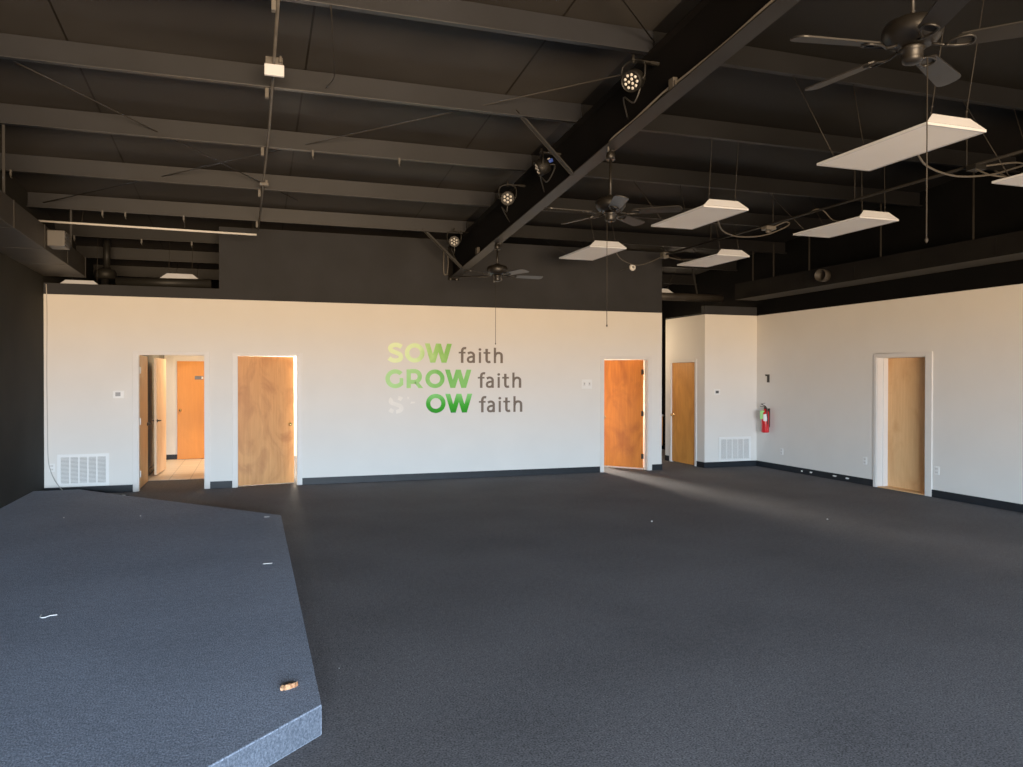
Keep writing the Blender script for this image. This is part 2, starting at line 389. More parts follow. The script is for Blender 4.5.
casing_back(*OP[0], ZT, d1); leaf(d1, (-1.613, .11), R(89.5), .86, M['maple'], bits='lever', hx=1, hinge_m=M['white_plate'])
d2 = thing('door_2', (.237, 0, 0), 'blotchy tan wood door ajar, beside the open doorway', 'door', None, 'structure')
casing_back(*OP[1], ZT, d2); leaf(d2, (-.205, .075), R(10), .872, M['tan_wood'], z0=.016, hx=1)
d3 = thing('door_3', (6.535, 0, 0), 'orange wood door ajar with bright light behind, right of the wall lettering', 'door', None, 'structure')
casing_back(*OP[2], ZT, d3); leaf(d3, (6.952, .128), R(180-51), .855, M['orange_wood'], hx=-1, hinge_m=M['hinge_black'])
# hall door (in the side wall of the hallway)
d4 = thing('door_4', (8.206, .78, 0), 'brown wood door closed in the side wall of the hallway', 'door', None, 'structure')
b = MB(); e = .018; w = .058; ya_, yb_ = .33, 1.235
b.box(8.206-e, 8.206, ya_-w, ya_, 0, 2.03+w); b.box(8.206-e, 8.206, yb_, yb_+w, 0, 2.03+w); b.box(8.206-e, 8.206, ya_, yb_, 2.03, 2.03+w)
b.build('casing', M['white_trim'], d4, bevel=.004)
lf = MB().box(8.216, 8.25, ya_+.004, yb_-.004, .012, 2.027).build('door_leaf', M['brown_wood'], d4)
k = MB(); knob_mb(k, (8.216, yb_-.07, .965), (-1, 0, 0)); k.build('knob', M['brass'], lf)
for z in (1.8, 1.05, .25):
    MB().tube([(8.212, ya_+.002, z-.045), (8.212, ya_+.002, z+.045)], .008, 8).build('hinge', M['dark_metal'], d4)
# right wall door, recessed
d5 = thing('door_5', (XR, -3.556, 0), 'pale tan wood door recessed in a white frame in the right wall', 'door', None, 'structure')
b = MB(); ya_, yb_ = W6
b.box(XR-e, XR, ya_-w-.06, ya_, 0, 2.05+w); b.box(XR-e, XR, yb_, yb_+w, 0, 2.05+w); b.box(XR-e, XR, ya_, yb_, 2.05, 2.05+w)
b.build('casing', M['white_trim'], d5, bevel=.004)
b = MB(); b.box(XR-.004, XR+.29, yb_-.012, yb_, 0, 2.05); b.box(XR-.004, XR+.29, ya_, ya_+.012, 0, 2.05); b.box(XR-.004, XR+.29, ya_+.012, yb_-.012, 2.038, 2.05)
b.box(XR+.10, XR+.135, yb_-.03, yb_-.012, 0, 2.038); b.box(XR+.10, XR+.135, ya_+.012, ya_+.03, 0, 2.038)
b.build('jamb', M['white_trim'], d5, bevel=.002)
lf = MB().box(XR+.205, XR+.24, ya_+.014, yb_-.014, .012, 2.036).build('door_leaf', M['maple'], d5)
MB().box(XR+.005, XR+.205, ya_+.013, yb_-.013, 0, .012).build('threshold', M['maple'], d5)
# the far room seen through the open doorway
d6 = thing('door_6', (-1.02, 4.72, 0), 'plain orange door on the far wall of the back room, through the open doorway', 'door', None, 'structure')
lf = MB().box(-1.476, -.56, 4.685, 4.72, .012, 2.06).build('door_leaf', M['plain_orange'], d6)
k = MB(); knob_mb(k, (-1.415, 4.685, 1.035), (0, -1, 0)); k.build('knob', M['brass'], lf)
pl = MB().box(-1.134, -.965, 4.679, 4.685, 1.675, 1.75).build('name_plate', M['dark_metal'], lf)
MB().box(-1.0, -.968, 4.676, 4.679, 1.69, 1.735).build('plate_symbol', M['label_white'], pl)
d7 = thing('door_7', (-1.60, 1.79, 0), 'peach lit second door standing open inside the back room', 'door', None, 'structure')
leaf(d7, (-1.505, 2.78), R(266), .93, M['peach'], bits='lever', hx=-1)

# ------------------------------------------------------------------ stage
ST = .148
stg = [(.318, -9.05), (.316, -3.63), (-1.98, -1.0), (-2.30, -.62), (XL+.004, -.62), (XL+.004, -11.4), (-2.12, -11.4)]
b = MB(); b.prism([(x, y) for x, y in stg], 'z', 0, ST)
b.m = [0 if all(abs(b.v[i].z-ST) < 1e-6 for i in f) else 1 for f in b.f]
o = b.build('stage_platform', [M['stage'], M['riser']], None, loc=(-1.2, -6, 0), bevel=.006)
tag(o, 'low stage platform covered in blue grey carpet with a chamfered front corner', 'stage')
def onstage(name, mb, m, loc, label, cat, group=None): return tag(mb.build(name, m, None, loc=loc), label, cat, group)
b = MB()
random.seed(3)
for k in range(3):
    cx, cy, l, wd, h = [(.165, -8.79, .062, .036, .016), (.196, -8.782, .052, .034, .02), (.18, -8.800, .05, .018, .024)][k]
    n = 7; top = []; bot = []
    for i in range(n):
        u = -1+2*i/(n-1); x = cx+u*l/2; wj = wd*(.55+.45*math.sin(i*1.7+k)); y = cy+.012*u
        top += [(x, y-wj/2, ST+h*(.6+.4*math.cos(i*2.1))), (x, y+wj/2, ST+h*(.7+.3*math.sin(i*1.3)))]
        bot += [(x, y-wj/2-.003, ST), (x, y+wj/2+.003, ST)]
    fs = []
    for i in range(n-1):
        a, c = 2*i, 2*i+2; B = 2*n
        fs += [(a, a+1, c+1, c), (B+a, B+c, B+c+1, B+a+1), (a, c, B+c, B+a), (a+1, B+a+1, B+c+1, c+1)]
    fs += [(0, 2*n, 2*n+1, 1), (2*n-2, 2*n-1, 4*n-1, 4*n-2)]
    b.add(top+bot, fs)
onstage('wood_scrap', b, M['scrap'], (.178, -8.785, ST), 'splintered tan wood scrap near the front corner of the stage', 'wood scrap')
b = MB(); b.tube([(-1.325, -7.03, ST+.004), (-1.318, -7.085, ST+.004), (-1.29, -7.10, ST+.004), (-1.265, -7.07, ST+.005), (-1.225, -7.06, ST+.004)], .003, 6, smooth=5)
onstage('thread', b, M['thread'], (-1.27, -7.07, ST), 'white curled thread lying on the left of the stage', 'thread')
for (x, y, l, lab) in [(.16, -3.70, .055, 'short pale tape scrap near the back corner of the stage'), (.125, -6.0, .075, 'pale tape strip on the stage right edge, halfway to the front')]:
    b = MB(); b.box(x-l/2, x+l/2, y-.008, y+.008, ST, ST+.003); onstage('tape_scrap', b, M['thread'], (x, y, ST), lab, 'tape')
for (x, y, z, s, lab) in [(-2.0, -3.05, ST, .014, 'white lint speck on the stage near the left wall'), (-1.2, -3.2, ST, .014, 'white lint speck in the middle of the stage back area'),
                          (.49, -8.2, 0, .006, 'white lint speck on the floor just right of the stage edge'),
                          (6.65, -5.15, 0, .02, 'white lint speck on the floor in front of the door in the right wall'), (4.55, -4.6, 0, .02, 'white lint speck on the open floor below the fire extinguisher')]:
    b = MB(); b.lathe([(s*.5, 0), (s*.45, s*.3), (s*.2, s*.5), (.0001, s*.55)], (x, y, z), (0,0,1), 8)
    tag(b.build('lint_speck', M['thread'], None, loc=(x, y, z)), lab, 'lint')
# black cords bunched at the wall behind the stage
b = MB(); b.tube([(-2.42, -.30, .012), (-2.2, -.42, .03), (-2.05, -.36, .02), (-1.9, -.44, .03), (-1.78, -.40, .012), (-1.7, -.46, .012)], .011, 6, smooth=5)
b.tube([(-2.3, -.45, .012), (-2.1, -.38, .035), (-1.95, -.46, .012), (-1.85, -.36, .02)], .009, 6, smooth=5)
tag(b.build('power_cord', M['black_rubber'], None, loc=(-2.1, -.4, 0)), 'black cord bunched on the floor behind the stage under the return vent', 'cord')
b = MB(); b.box(-1.80, -1.74, -.44, -.41, .0, .016); b.box(-1.74, -1.725, -.435, -.43, .003, .013); b.box(-1.74, -1.725, -.422, -.417, .003, .013)
tag(b.build('plug', M['thread'], None, loc=(-1.77, -.42, 0)), 'small white plug lying on the floor by the open doorway', 'plug')
b = MB(); b.tube([(-2.835, -.006, 3.08), (-2.826, -.006, 2.6), (-2.832, -.006, 1.8), (-2.826, -.006, 1.1), (-2.822, -.008, .62), (-2.80, -.02, .42), (-2.74, -.05, .25), (-2.66, -.09, .13), (-2.60, -.13, .07)], .006, 6, smooth=5)
tag(b.build('wall_cable', M['wall_cable'], None, loc=(-2.83, -.006, 0)), 'thin grey cable running down the left corner of the cream wall', 'cable')

# ------------------------------------------------------------------ wall fittings
def vent(x0, x1, z0, z1, label, n):
    v = thing('return_vent', ((x0+x1)/2, 0, z0), label, 'vent', 'return air vents low on the walls')
    f = .045; y = -.012
    b = MB(); b.box(x0, x1, y, 0, z0, z0+f); b.box(x0, x1, y, 0, z1-f, z1); b.box(x0, x0+f, y, 0, z0+f, z1-f); b.box(x1-f, x1, y, 0, z0+f, z1-f)
    b.build('frame', M['white_plate'], v, bevel=.003)
    b = MB(); w = (x1-x0-2*f)
    for i in range(1, n): c = x0+f+w*i/n; b.box(c-.009, c+.009, y, -.001, z0+f, z1-f)
    b.build('mullion_grid', M['white_plate'], v)
    b = MB(); k = 20; hgt = z1-z0-2*f
    for i in range(k):
        z = z0+f+hgt*(i+.5)/k; b.prism([(-.009, z-.006), (-.008, z-.007), (-.001, z+.003), (-.002, z+.004)], 'x', x0+f, x1-f)
    b.build('louver_panel', M['white_plate'], v)
    MB().box(x0+f, x1-f, -.001, -.0003, z0+f, z1-f).build('back_panel', M['vent_back'], v)
vent(-2.702, -2.02, .112, .59, 'large white return vent under the thermostat at the left end of the cream wall', 5)
vent(8.52, 9.24, .112, .58, 'large white return vent on the narrow wall beside the hallway', 5)
def thermo(x0, x1, z0, z1, label, scr, m):
    v = thing('thermostat', ((x0+x1)/2, 0, z0), label, 'thermostat')
    MB().box(x0, x1, -.025, 0, z0, z1).build('body', M['white_plate'], v, bevel=.005)
    MB().box(*scr[:2], -.027, -.025, *scr[2:]).build('screen', m, v)
thermo(-1.965, -1.812, 1.412, 1.518, 'white thermostat left of the open doorway', (-1.93, -1.86, 1.44, 1.50), M['grey_plastic'])
thermo(8.40, 8.535, 1.395, 1.51, 'white thermostat with dark screen on the narrow wall beside the hallway', (8.43, 8.50, 1.425, 1.475), M['dark_slot'])
def outlet(p, u, n, w, h, label):
    """p centre, u horizontal direction along wall, n outward"""
    p, u, n = Vector(p), Vector(u), Vector(n)
    v = thing('wall_outlet', p-Vector((0,0,h/2)), label, 'outlet', 'white wall outlets')
    b = MB(); b.bar(p+n*.003-Vector((0,0,h/2)), p+n*.003+Vector((0,0,h/2)), w, .006, up=n); b.build('cover_plate', M['white_plate'], v, bevel=.0015)
    for s in (-1, 1):
        c = p+Vector((0,0,s*h*.22))+n*.0075
        b = MB(); b.bar(c-Vector((0,0,h*.13)), c+Vector((0,0,h*.13)), w*.55, .003, up=n)
        rc = b.build('receptacle', M['white_trim'], v)
        g = MB()
        for q in (-1, 1): e_ = c+u*q*w*.12+n*.0018; g.bar(e_-Vector((0,0,h*.05)), e_+Vector((0,0,h*.05)), .004, .001, up=n)
        g.build('slots', M['dark_slot'], rc)
outlet((-2.772, 0, .40), (1,0,0), (0,-1,0), .075, .118, 'white outlet beside the return vent at the left corner')
outlet((XR, -.767, .35), (0,1,0), (-1,0,0), .085, .12, 'white outlet on the right wall below the fire extinguisher')
outlet((XR, -2.84, .39), (0,1,0), (-1,0,0), .085, .12, 'white outlet on the right wall just left of the recessed door')
outlet((XR, -4.225, .39), (0,1,0), (-1,0,0), .085, .12, 'white outlet on the right wall just right of the recessed door')
v = thing('light_switch', (5.75, 0, 1.53), 'white two gang light switch left of the orange door ajar', 'light switch')
MB().box(5.65, 5.85, -.006, 0, 1.525, 1.69).build('cover_plate', M['white_plate'], v, bevel=.002)
for x in (5.70, 5.80):
    rk = MB().box(x-.02, x+.02, -.008, -.006, 1.575, 1.645).build('rocker', M['white_trim'], v)
    MB().prism([(-.008, 1.60), (-.017, 1.622), (-.015, 1.628), (-.008, 1.62)], 'x', x-.006, x+.006).build('toggle', M['grey_plastic'], rk)
v = thing('smoke_detector', (6.66, 0, 3.70), 'round white detector on the black wall above the orange door ajar', 'smoke detector')
MB().lathe([(.062, 0), (.062, .015), (.05, .035), (.03, .04), (.0001, .041)], (6.66, 0, 3.757), (0,-1,0), 24).build('body', M['white_plate'], v)
MB().lathe([(.022, 0), (.02, .006), (.0001, .007)], (6.66, -.04, 3.757), (0,-1,0), 16).build('sensor_cap', M['grey_plastic'], v)
MB().tube([(6.62, -.012, 3.75), (6.54, -.008, 3.73), (6.42, -.006, 3.69)], .006, 6, smooth=4).build('lead_wire', M['black_rubber'], v)
# fire extinguisher
ex = Vector((XR-.09, -.395, .68))
v = thing('fire_extinguisher', ex, 'red fire extinguisher with green tag hanging on the right wall near the corner', 'fire extinguisher')
MB().lathe([(.055, 0), (.068, .006), (.072, .02), (.072, .36), (.066, .395), (.045, .425), (.026, .44), (.024, .455)], ex, (0,0,1), 28).build('cylinder', M['red'], v)
# paper label wrapped on the cylinder
def wrap(a0, a1, z0, z1, r, n=10):
    b = MB(); vs = []
    for i in range(n+1):
        a = a0+(a1-a0)*i/n
        for z in (z0, z1): vs.append(ex+Vector((r*math.cos(a), r*math.sin(a), z)))
    return b.add(vs, [(2*i, 2*i+2, 2*i+3, 2*i+1) for i in range(n)], 0, True)
wrap(R(205), R(262), .225, .35, .0735).build('paper_label', M['label_white'], v)
b = MB(); b.lathe([(.022, .45), (.03, .455), (.03, .475), (.018, .49), (.018, .505)], ex, (0,0,1), 16)
vh = b.build('valve', M['dark_metal'], v)
b = MB(); o_ = ex+Vector((0,0,.5))
b.bar(o_+Vector((0,.0,-.01)), o_+Vector((-.03,.115,.0)), .022, .010); b.bar(o_+Vector((0,0,.004)), o_+Vector((-.035,.08,.045)), .022, .010); b.bar(o_+Vector((-.035,.08,.045)), o_+Vector((-.02,-.02,.062)), .02, .006)
b.build('handle', M['hinge_black'], v)
MB().tube([o_+Vector((0,-.02,-.02)), o_+Vector((-.02,-.07,-.03)), o_+Vector((-.03,-.095,-.12)), o_+Vector((-.01,-.085,-.25)), o_+Vector((0,-.08,-.34))], .010, 8, smooth=5).build('hose', M['black_rubber'], v)
b = MB(); c = ex+Vector((-.080, -.012, .345)); b.bar(c-Vector((0,0,.085)), c+Vector((.0,0,.075)), .075, .0015, up=(-.6,-.8,0)); b.tube([c+Vector((.0,0,.075)), o_+Vector((-.01,.02,-.02))], .0015, 5)
o = b.build('inspection_tag', M['green_tag'], v); o['label'] = 'green inspection tag'
b = MB(); b.box(XR-.018, XR, -.42, -.37, .78, 1.14); b.box(XR-.03, XR-.018, -.405, -.385, 1.08, 1.12); b.build('bracket', M['dark_metal'], v)
b = MB(); b.prism([(-.335, 1.635), (-.40, 1.635), (-.40, 1.79), (-.275, 1.79), (-.29, 1.755), (-.335, 1.76)], 'x', XR-.012, XR)
tag(b.build('wall_bracket', M['hinge_black'], None, loc=(XR, -.34, 1.63)), 'black bracket shaped like a one on the right wall above the fire extinguisher', 'bracket')

# ------------------------------------------------------------------ lettering on the back wall
YT = -.004
def ribbon(b, pts, t, z=0., closed=False):
    n = len(pts); L_, R_ = [], []
    for i in range(n):
        p0 = pts[(i-1) % n] if closed or i else pts[i]; p1 = pts[(i+1) % n] if closed or i < n-1 else pts[i]
        d = Vector((p1[0]-p0[0], p1[1]-p0[1])).normalized(); nn = Vector((-d.y, d.x))
        L_.append((pts[i][0]+nn.x*t/2, pts[i][1]+nn.y*t/2)); R_.append((pts[i][0]-nn.x*t/2, pts[i][1]-nn.y*t/2))
    for i in range(n if closed else n-1):
        j = (i+1) % n; b.append([L_[i], L_[j], R_[j], R_[i]])
def arc(cx, cy, rx, ry, a0, a1, n=20): return [(cx+rx*math.cos(R(a0+(a1-a0)*i/n)), cy+ry*math.sin(R(a0+(a1-a0)*i/n))) for i in range(n+1)]
def sp2(pts, n=6): return [(p.x, p.y) for p in smooth_path([(x, y, 0) for x, y in pts], n)]
def rect(x0, y0, x1, y1): return [(x0, y0), (x1, y0), (x1, y1), (x0, y1)]
def glyph(ch):
    q = []; t = .225
    if ch == 'S':
        ribbon(q, sp2([(.70, .80), (.56, .875), (.38, .90), (.20, .84), (.135, .72), (.20, .60), (.40, .515), (.61, .42), (.67, .28), (.60, .15), (.40, .095), (.21, .13), (.07, .225)]), t)
    elif ch == 'O': ribbon(q, arc(.5, .5, .39, .39, 0, 360, 40)[:-1], t, closed=True)
    elif ch == 'W':
        h = .128
        for x0, y0, x1, y1 in [(.115, 1, .40, 0), (.40, 0, .69, 1), (.69, 1, .98, 0), (.98, 0, 1.265, 1)]:
            q.append([(x0-h, y0), (x0+h, y0), (x1+h, y1), (x1-h, y1)])
    elif ch == 'G':
        ribbon(q, arc(.5, .5, .39, .39, 42, 322, 32), t); q.append(rect(.72, .16, .90, .54))
    elif ch == 'R':
        q.append(rect(0, 0, .22, 1)); ribbon(q, [(.2, .905), (.42, .905)]+arc(.42, .62, .26, .285, 88, -88, 16)+[(.42, .335), (.2, .335)], t); q.append([(.36, .34), (.58, .36), (.86, 0), (.61, 0)])
    elif ch == 'f':
        ribbon(q, sp2([(.47, .935), (.38, .945), (.28, .90), (.235, .77), (.235, .5), (.235, 0)], 8), .152); q.append(rect(.03, .60, .43, .71))
    elif ch == 'a':
        ribbon(q, sp2([(.07, .60), (.20, .665), (.33, .645), (.415, .54), (.42, .36), (.42, 0)], 8), .147)
        ribbon(q, sp2([(.42, .40), (.27, .395), (.12, .33), (.075, .2), (.13, .085), (.26, .065), (.37, .12), (.42, .22)], 8), .14)
    elif ch == 'i': q.append(rect(.03, 0, .165, .71)); q.append(arc(.0975, .87, .085, .085, 0, 360, 14)[:-1])
    elif ch == 't':
        ribbon(q, sp2([(.19, .92), (.19, .6), (.19, .25), (.215, .12), (.30, .065), (.42, .085)], 8), .152); q.append(rect(.0, .60, .41, .71))
    elif ch == 'h':
        q.append(rect(0, 0, .135, 1)); ribbon(q, sp2([(.0675, .42), (.11, .56), (.21, .645), (.34, .655), (.45, .58), (.475, .43), (.475, 0)], 8), .152)
    return q
def word(label, letters, x0, z0, hx, hz, m, cat='lettering'):
    v = thing('wall_lettering', (x0, YT, z0), label, cat)
    for ch, off in letters:
        b = MB()
        for k, poly in enumerate(glyph(ch)):
            P = [(x0+(off+px)*hx, z0+py*hz) for px, py in poly]
            b.prism(P, 'y', YT-.0002*(k % 3), 0)
        b.build('letter_'+ch.lower(), m, v)
    return v
def vw(name, stops, axis, a, c): return gradient(name, stops, axis, a, c)
g1 = vw('pale_to_mid_green_vinyl', [srgb(236,252,190), srgb(222,248,178), srgb(160,212,112), srgb(112,184,72)], 0, .1, 1.15)
g2 = vw('mint_to_green_vinyl', [srgb(176,226,148), srgb(160,218,130), srgb(110,190,84), srgb(134,202,106)], 0, .0, 1.5)
g3 = vw('top_light_to_deep_green_vinyl', [srgb(8,132,0), srgb(40,160,22), srgb(130,214,116)], 2, -.02, .33)
u = .3135
word('pale green word SOW on the cream wall, top row', [('S', 0), ('O', .87), ('W', 1.90)], 2.14, 1.975, 1.095/3.28, .325, g1)
word('light green word GROW on the cream wall, middle row', [('G', 0), ('R', 1.07), ('O', 2.04), ('W', 3.08)], 2.105, 1.545, 1.475/4.46, .315, g2)
word('deep green letters OW on the cream wall, bottom row', [('O', 0), ('W', 1.0)], 2.79, 1.122, .806/2.38, .325, g3)
FA = [('f', 0), ('a', .50), ('i', 1.19), ('t', 1.50), ('h', 2.12)]
for row, x, z, h, w_ in [('top row after SOW', 3.35, 1.975, .268, .80), ('middle row after GROW', 3.69, 1.545, .268, .80), ('bottom row after the letters OW', 3.71, 1.122, .278, .80)]:
    word('brown grey word faith on the cream wall, '+row, FA, x, z, w_/2.66, h, M['text_grey'])
v = thing('wall_lettering', (2.165, YT, 1.125), 'faint pale leftovers of a peeled letter S left of the green letters OW', 'lettering')
q = glyph('S')
for i, part in enumerate((q[:8], q[18:60], q[64:])):
    b = MB()
    for poly in part: b.prism([(2.15+px*.33, 1.125+py*.29) for px, py in poly], 'y', -.003, 0)
    b.build('letter_remnant', M['ghost'], v)
b = MB(); b.prism([(2.52, 1.285), (2.60, 1.29), (2.605, 1.315), (2.54, 1.32)], 'y', -.003, 0); b.build('letter_remnant', M['ghost'], v)
b = MB(); b.prism([(2.47, 1.40), (2.50, 1.40), (2.50, 1.36), (2.475, 1.37)], 'y', -.003, 0); b.build('letter_remnant', M['ghost'], v)

# ------------------------------------------------------------------ roof steel
names = {4: 'nearest the storefront, out above the camera', 3: 'second from the storefront end, above the camera', 2: 'at the top edge of the view', 1: 'second from top of the view', 0: 'third from the top of the view',
         -1: 'fourth from the top of the view', -2: 'just in front of the lettered wall', -3: 'just behind the lettered wall',
         -4: 'second behind the lettered wall', -5: 'deepest behind the lettered wall'}
for k in range(2, -6, -1):
    y = -3.88976-1.524*k; z = purl_z(y)
    b = MB()
    prof = [(y-.060, z), (y, z), (y, z+.205), (y+.058, z+.205), (y+.058, z+.212), (y-.007, z+.212), (y-.007, z+.007), (y-.053, z+.007), (y-.053, z+.022), (y-.060, z+.022)]
    for side, xa, xb, m_ in (('left bay', XL+.002, 3.262, M['purlin'] if k > -3 else M['purlin_shaded']), ('right bay', 3.268, XR-.002, M['purlin_shaded'])):
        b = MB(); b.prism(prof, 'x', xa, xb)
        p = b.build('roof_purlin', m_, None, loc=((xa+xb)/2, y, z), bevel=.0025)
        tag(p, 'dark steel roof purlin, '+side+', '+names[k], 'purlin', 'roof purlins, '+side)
# rafter
v = thing('roof_rafter', (3.265, -8, 4.1), 'deep black steel rafter sloping from the lettered wall up over the room', 'rafter')
y0, y1 = -.004, -18.9; X0, X1 = 3.19, 3.34
fz0, fz1 = flange_z(y0), flange_z(y1); pz0, pz1 = purl_z(y0)-.002, purl_z(y1)-.002
MB().prism([(y0, fz0+.012), (y1, fz1+.012), (y1, pz1-.012), (y0, pz0-.012)], 'x', 3.258, 3.272).build('web', M['beam'], v)
MB().prism([(y0, fz0), (y1, fz1), (y1, fz1+.012), (y0, fz0+.012)], 'x', X0, X1).build('bottom_flange', M['flange'], v)
MB().prism([(y0, pz0-.012), (y1, pz1-.012), (y1, pz1), (y0, pz0)], 'x', X0, X1).build('top_flange', M['beam'], v)
b = MB(); b.box(X0-.02, X1+.02, -.02, -.004, fz0-.03, pz0)
ep = b.build('end_plate', M['beam'], v)
for x in (X0+.02, X1-.02):
    MB().lathe([(.016, 0), (.016, .012), (.008, .014), (.008, .024)], (x, -.02, fz0-.012), (0,-1,0), 6, sm=False).build('bolt', M['conduit'], ep)
# flange braces
for (a, c, lab) in [((3.20, -5.33, flange_z(-5.33)+.01), (2.54, -5.40, 4.455), 'black angle brace from the middle of the rafter up to a purlin'),
                    ((3.20, -.80, flange_z(-.80)+.01), (2.545, -.83, 4.08), 'black angle brace from the wall end of the rafter up to a purlin')]:
    b = MB(); a, c = Vector(a), Vector(c); b.bar(a, c, .005, .05, up=(0,0,1)); b.bar(a+Vector((0,-.025,-.02)), c+Vector((0,-.025,-.02)), .05, .005, up=(0,0,1))
    tag(b.build('flange_brace', M['flange'], None, loc=tuple(a)), lab, 'brace')
# tension rods of the roof bracing
for pts, lab in [([(3.25, -6.40, purl_z(-6.4)+.08), (-2.86, -.68, purl_z(-.68)+.08)], 'thin dark bracing rod running from the rafter to the left wall corner'),
                 ([(3.25, -7.0, purl_z(-7.0)+.08), (-2.86, -12.6, purl_z(-12.6)+.08)], 'thin dark bracing rod running from the rafter toward the camera side'),
                 ([(-2.86, -6.5, purl_z(-6.5)+.07), (.6, -1.8, purl_z(-1.8)+.07)], 'thin bracing rod crossing the roof at the upper left')]:
    b = MB(); b.tube(pts, .006, 6); tag(b.build('bracing_rod', M['wire'], None, loc=pts[0]), lab, 'rod')

# ------------------------------------------------------------------ conduits, rods, ducts
def tubeobj(name, pts, r, m, label, cat, smooth=0, n=8, group=None):
    b = MB(); b.tube(pts, r, n, 0, smooth); return tag(b.build(name, m, None, loc=tuple(pts[0])), label, cat, group)
cz = lambda y: purl_z(y)-.016
cd = thing('ceiling_conduit', (.12, -.7, cz(-.7)), 'thin metal conduit running under the purlins at the left, carrying a white box', 'conduit')
MB().tube([(.10, -.45, cz(-.45)), (.135, -2.4, cz(-2.4)), (.175, -4.5, cz(-4.5)), (.20, -9.5, cz(-9.5))], .013, 8).build('pipe', M['conduit'], cd)
for y in (-.842, -2.366, -3.89, -5.414, -6.938):
    x = .10+.105*(-y)/8; MB().box(x-.05, x-.02, y-.03, y+.02, cz(y)-.07, cz(y)+.016).build('strap_clip', M['conduit'], cd)
y = -5.93
v = thing('junction_box', (.18, y, cz(y)-.05), 'pale metal box with white underside on the left ceiling conduit', 'junction box')
MB().box(.115, .255, y-.05, y+.05, cz(y)-.075, cz(y)+.055).build('box', M['conduit'], v, bevel=.004)
MB().box(.105, .265, y-.085, y-.05, cz(y)-.115, cz(y)-.02).build('sensor_cover', M['fix_body'], v, bevel=.006)
b = MB(); b.tube([(.235, y-.05, cz(y)+.04), (.235, y-.075, cz(y)+.05), (.235, y-.08, cz(y)+.0)], .012, 8, smooth=3); b.build('connector', M['conduit'], v)
y = -2.76
b = MB(); b.box(.10, .20, y-.03, y+.03, cz(y)-.045, cz(y)-.013); b.box(.165, .19, y-.035, y+.0, cz(y)-.013, cz(y)+.02)
tag(b.build('junction_box', M['conduit'], None, loc=(.15, y, cz(y))), 'small grey box farther back on the left ceiling conduit', 'junction box')
tubeobj('white_rod', [(-2.72, -.95, 3.826), (.07, -.95, 3.804)], .014, M['white_rod'], 'long white rod hung level under the purlins above the left opening', 'rod')
for x in (-2.2, -.9, .02):
    tubeobj('rod_hanger', [(x, -.95, 3.815), (x, -.842, purl_z(-.842)+.004)], .004, M['wire'], {-2.2: 'short wire holding the white rod near its left end', -.9: 'short wire holding the white rod at its middle', .02: 'short wire holding the white rod at its right end'}[x], 'wire', n=6)
# conduit on the right
cp = lambda y: 3.84
pts = [(6.8, -.92, 3.855), (6.8, -4, 3.845), (6.8, -9.5, 3.832)]
tubeobj('ceiling_conduit', pts, .016, M['black_steel'], 'long dark conduit running among the hanging lights on the right', 'conduit')
for i, y in enumerate((-2.366, -3.89, -5.414, -6.938)):
    tubeobj('conduit_hanger', [(6.8, y, 3.85), (6.8, y, purl_z(y)+.002)], .004, M['wire'], 'thin wire holding the right conduit, %s from the lettered wall' % ('first', 'second', 'third', 'fourth')[i], 'wire', n=6)
v = thing('junction_box', (6.8, -.93, 3.80), 'small grey box at the end of the right conduit near the lettered wall', 'junction box')
MB().box(6.75, 6.85, -.99, -.87, 3.80, 3.90).build('box', M['conduit'], v, bevel=.004)
MB().tube([(6.8, -.93, 3.9), (6.8, -.86, purl_z(-.86)+.003)], .005, 6).build('hanger', M['wire'], v)
b = MB(); b.box(6.75, 6.90, -3.82, -3.70, 3.78, 3.83); b.tube([(6.79, -3.76, 3.76), (6.86, -3.76, 3.76)], .02, 8)
tag(b.build('outlet_box', M['conduit'], None, loc=(6.8, -3.76, 3.8)), 'tan outlet box on the right conduit between two hanging lights', 'junction box')
b = MB(); b.box(6.74, 6.88, -7.09, -6.98, 3.785, 3.832); tag(b.build('outlet_box', M['black_matte'], None, loc=(6.8, -7, 3.8)), 'black outlet box on the right conduit near the right edge', 'junction box')
# left duct
v = thing('air_duct', (-2.585, -5, 3.2), 'black rectangular air duct along the top of the left wall', 'duct')
yn = -14.5; za, zb = 3.195, 3.195+.0165*14.4
b = MB(); b.add([(XL+.004, -.02, za), (-2.31, -.02, za), (-2.31, -.02, za+.285), (XL+.004, -.02, za+.285), (XL+.004, yn, zb), (-2.31, yn, zb), (-2.31, yn, zb+.27), (XL+.004, yn, zb+.27)],
      [(0,1,2,3), (4,5,6,7), (0,1,5,4), (1,2,6,5), (2,3,7,6), (3,0,4,7)]); b.build('duct_body', M['duct'], v, bevel=.004)
for y in (-.10, -1.25, -2.45, -3.7):
    z = za+.0165*-y; b = MB(); b.box(-2.312, -2.305, y-.010, y+.010, z-.003, z+.285); b.box(XL+.004, -2.305, y-.006, y+.006, z-.003, z+.002); b.build('seam_flange', M['duct'], v)
for y in (-.842, -3.89):
    b = MB(); b.bar((-2.35, y, za+.27), (-2.35, y, purl_z(y)+.003), .025, .004, up=(0,1,0)); b.build('hanger_strap', M['flange'], v)
z = za+.0165*2.2
b = MB(); b.box(-2.31, -2.12, -2.36, -2.06, z+.06, z+.25); rg = b.build('register_box', M['clip'], v, bevel=.012)
b = MB()
for i in range(4): b.box(-2.118, -2.112, -2.34, -2.08, z+.085+i*.04, z+.10+i*.04)
b.build('grille', M['dark_slot'], rg)
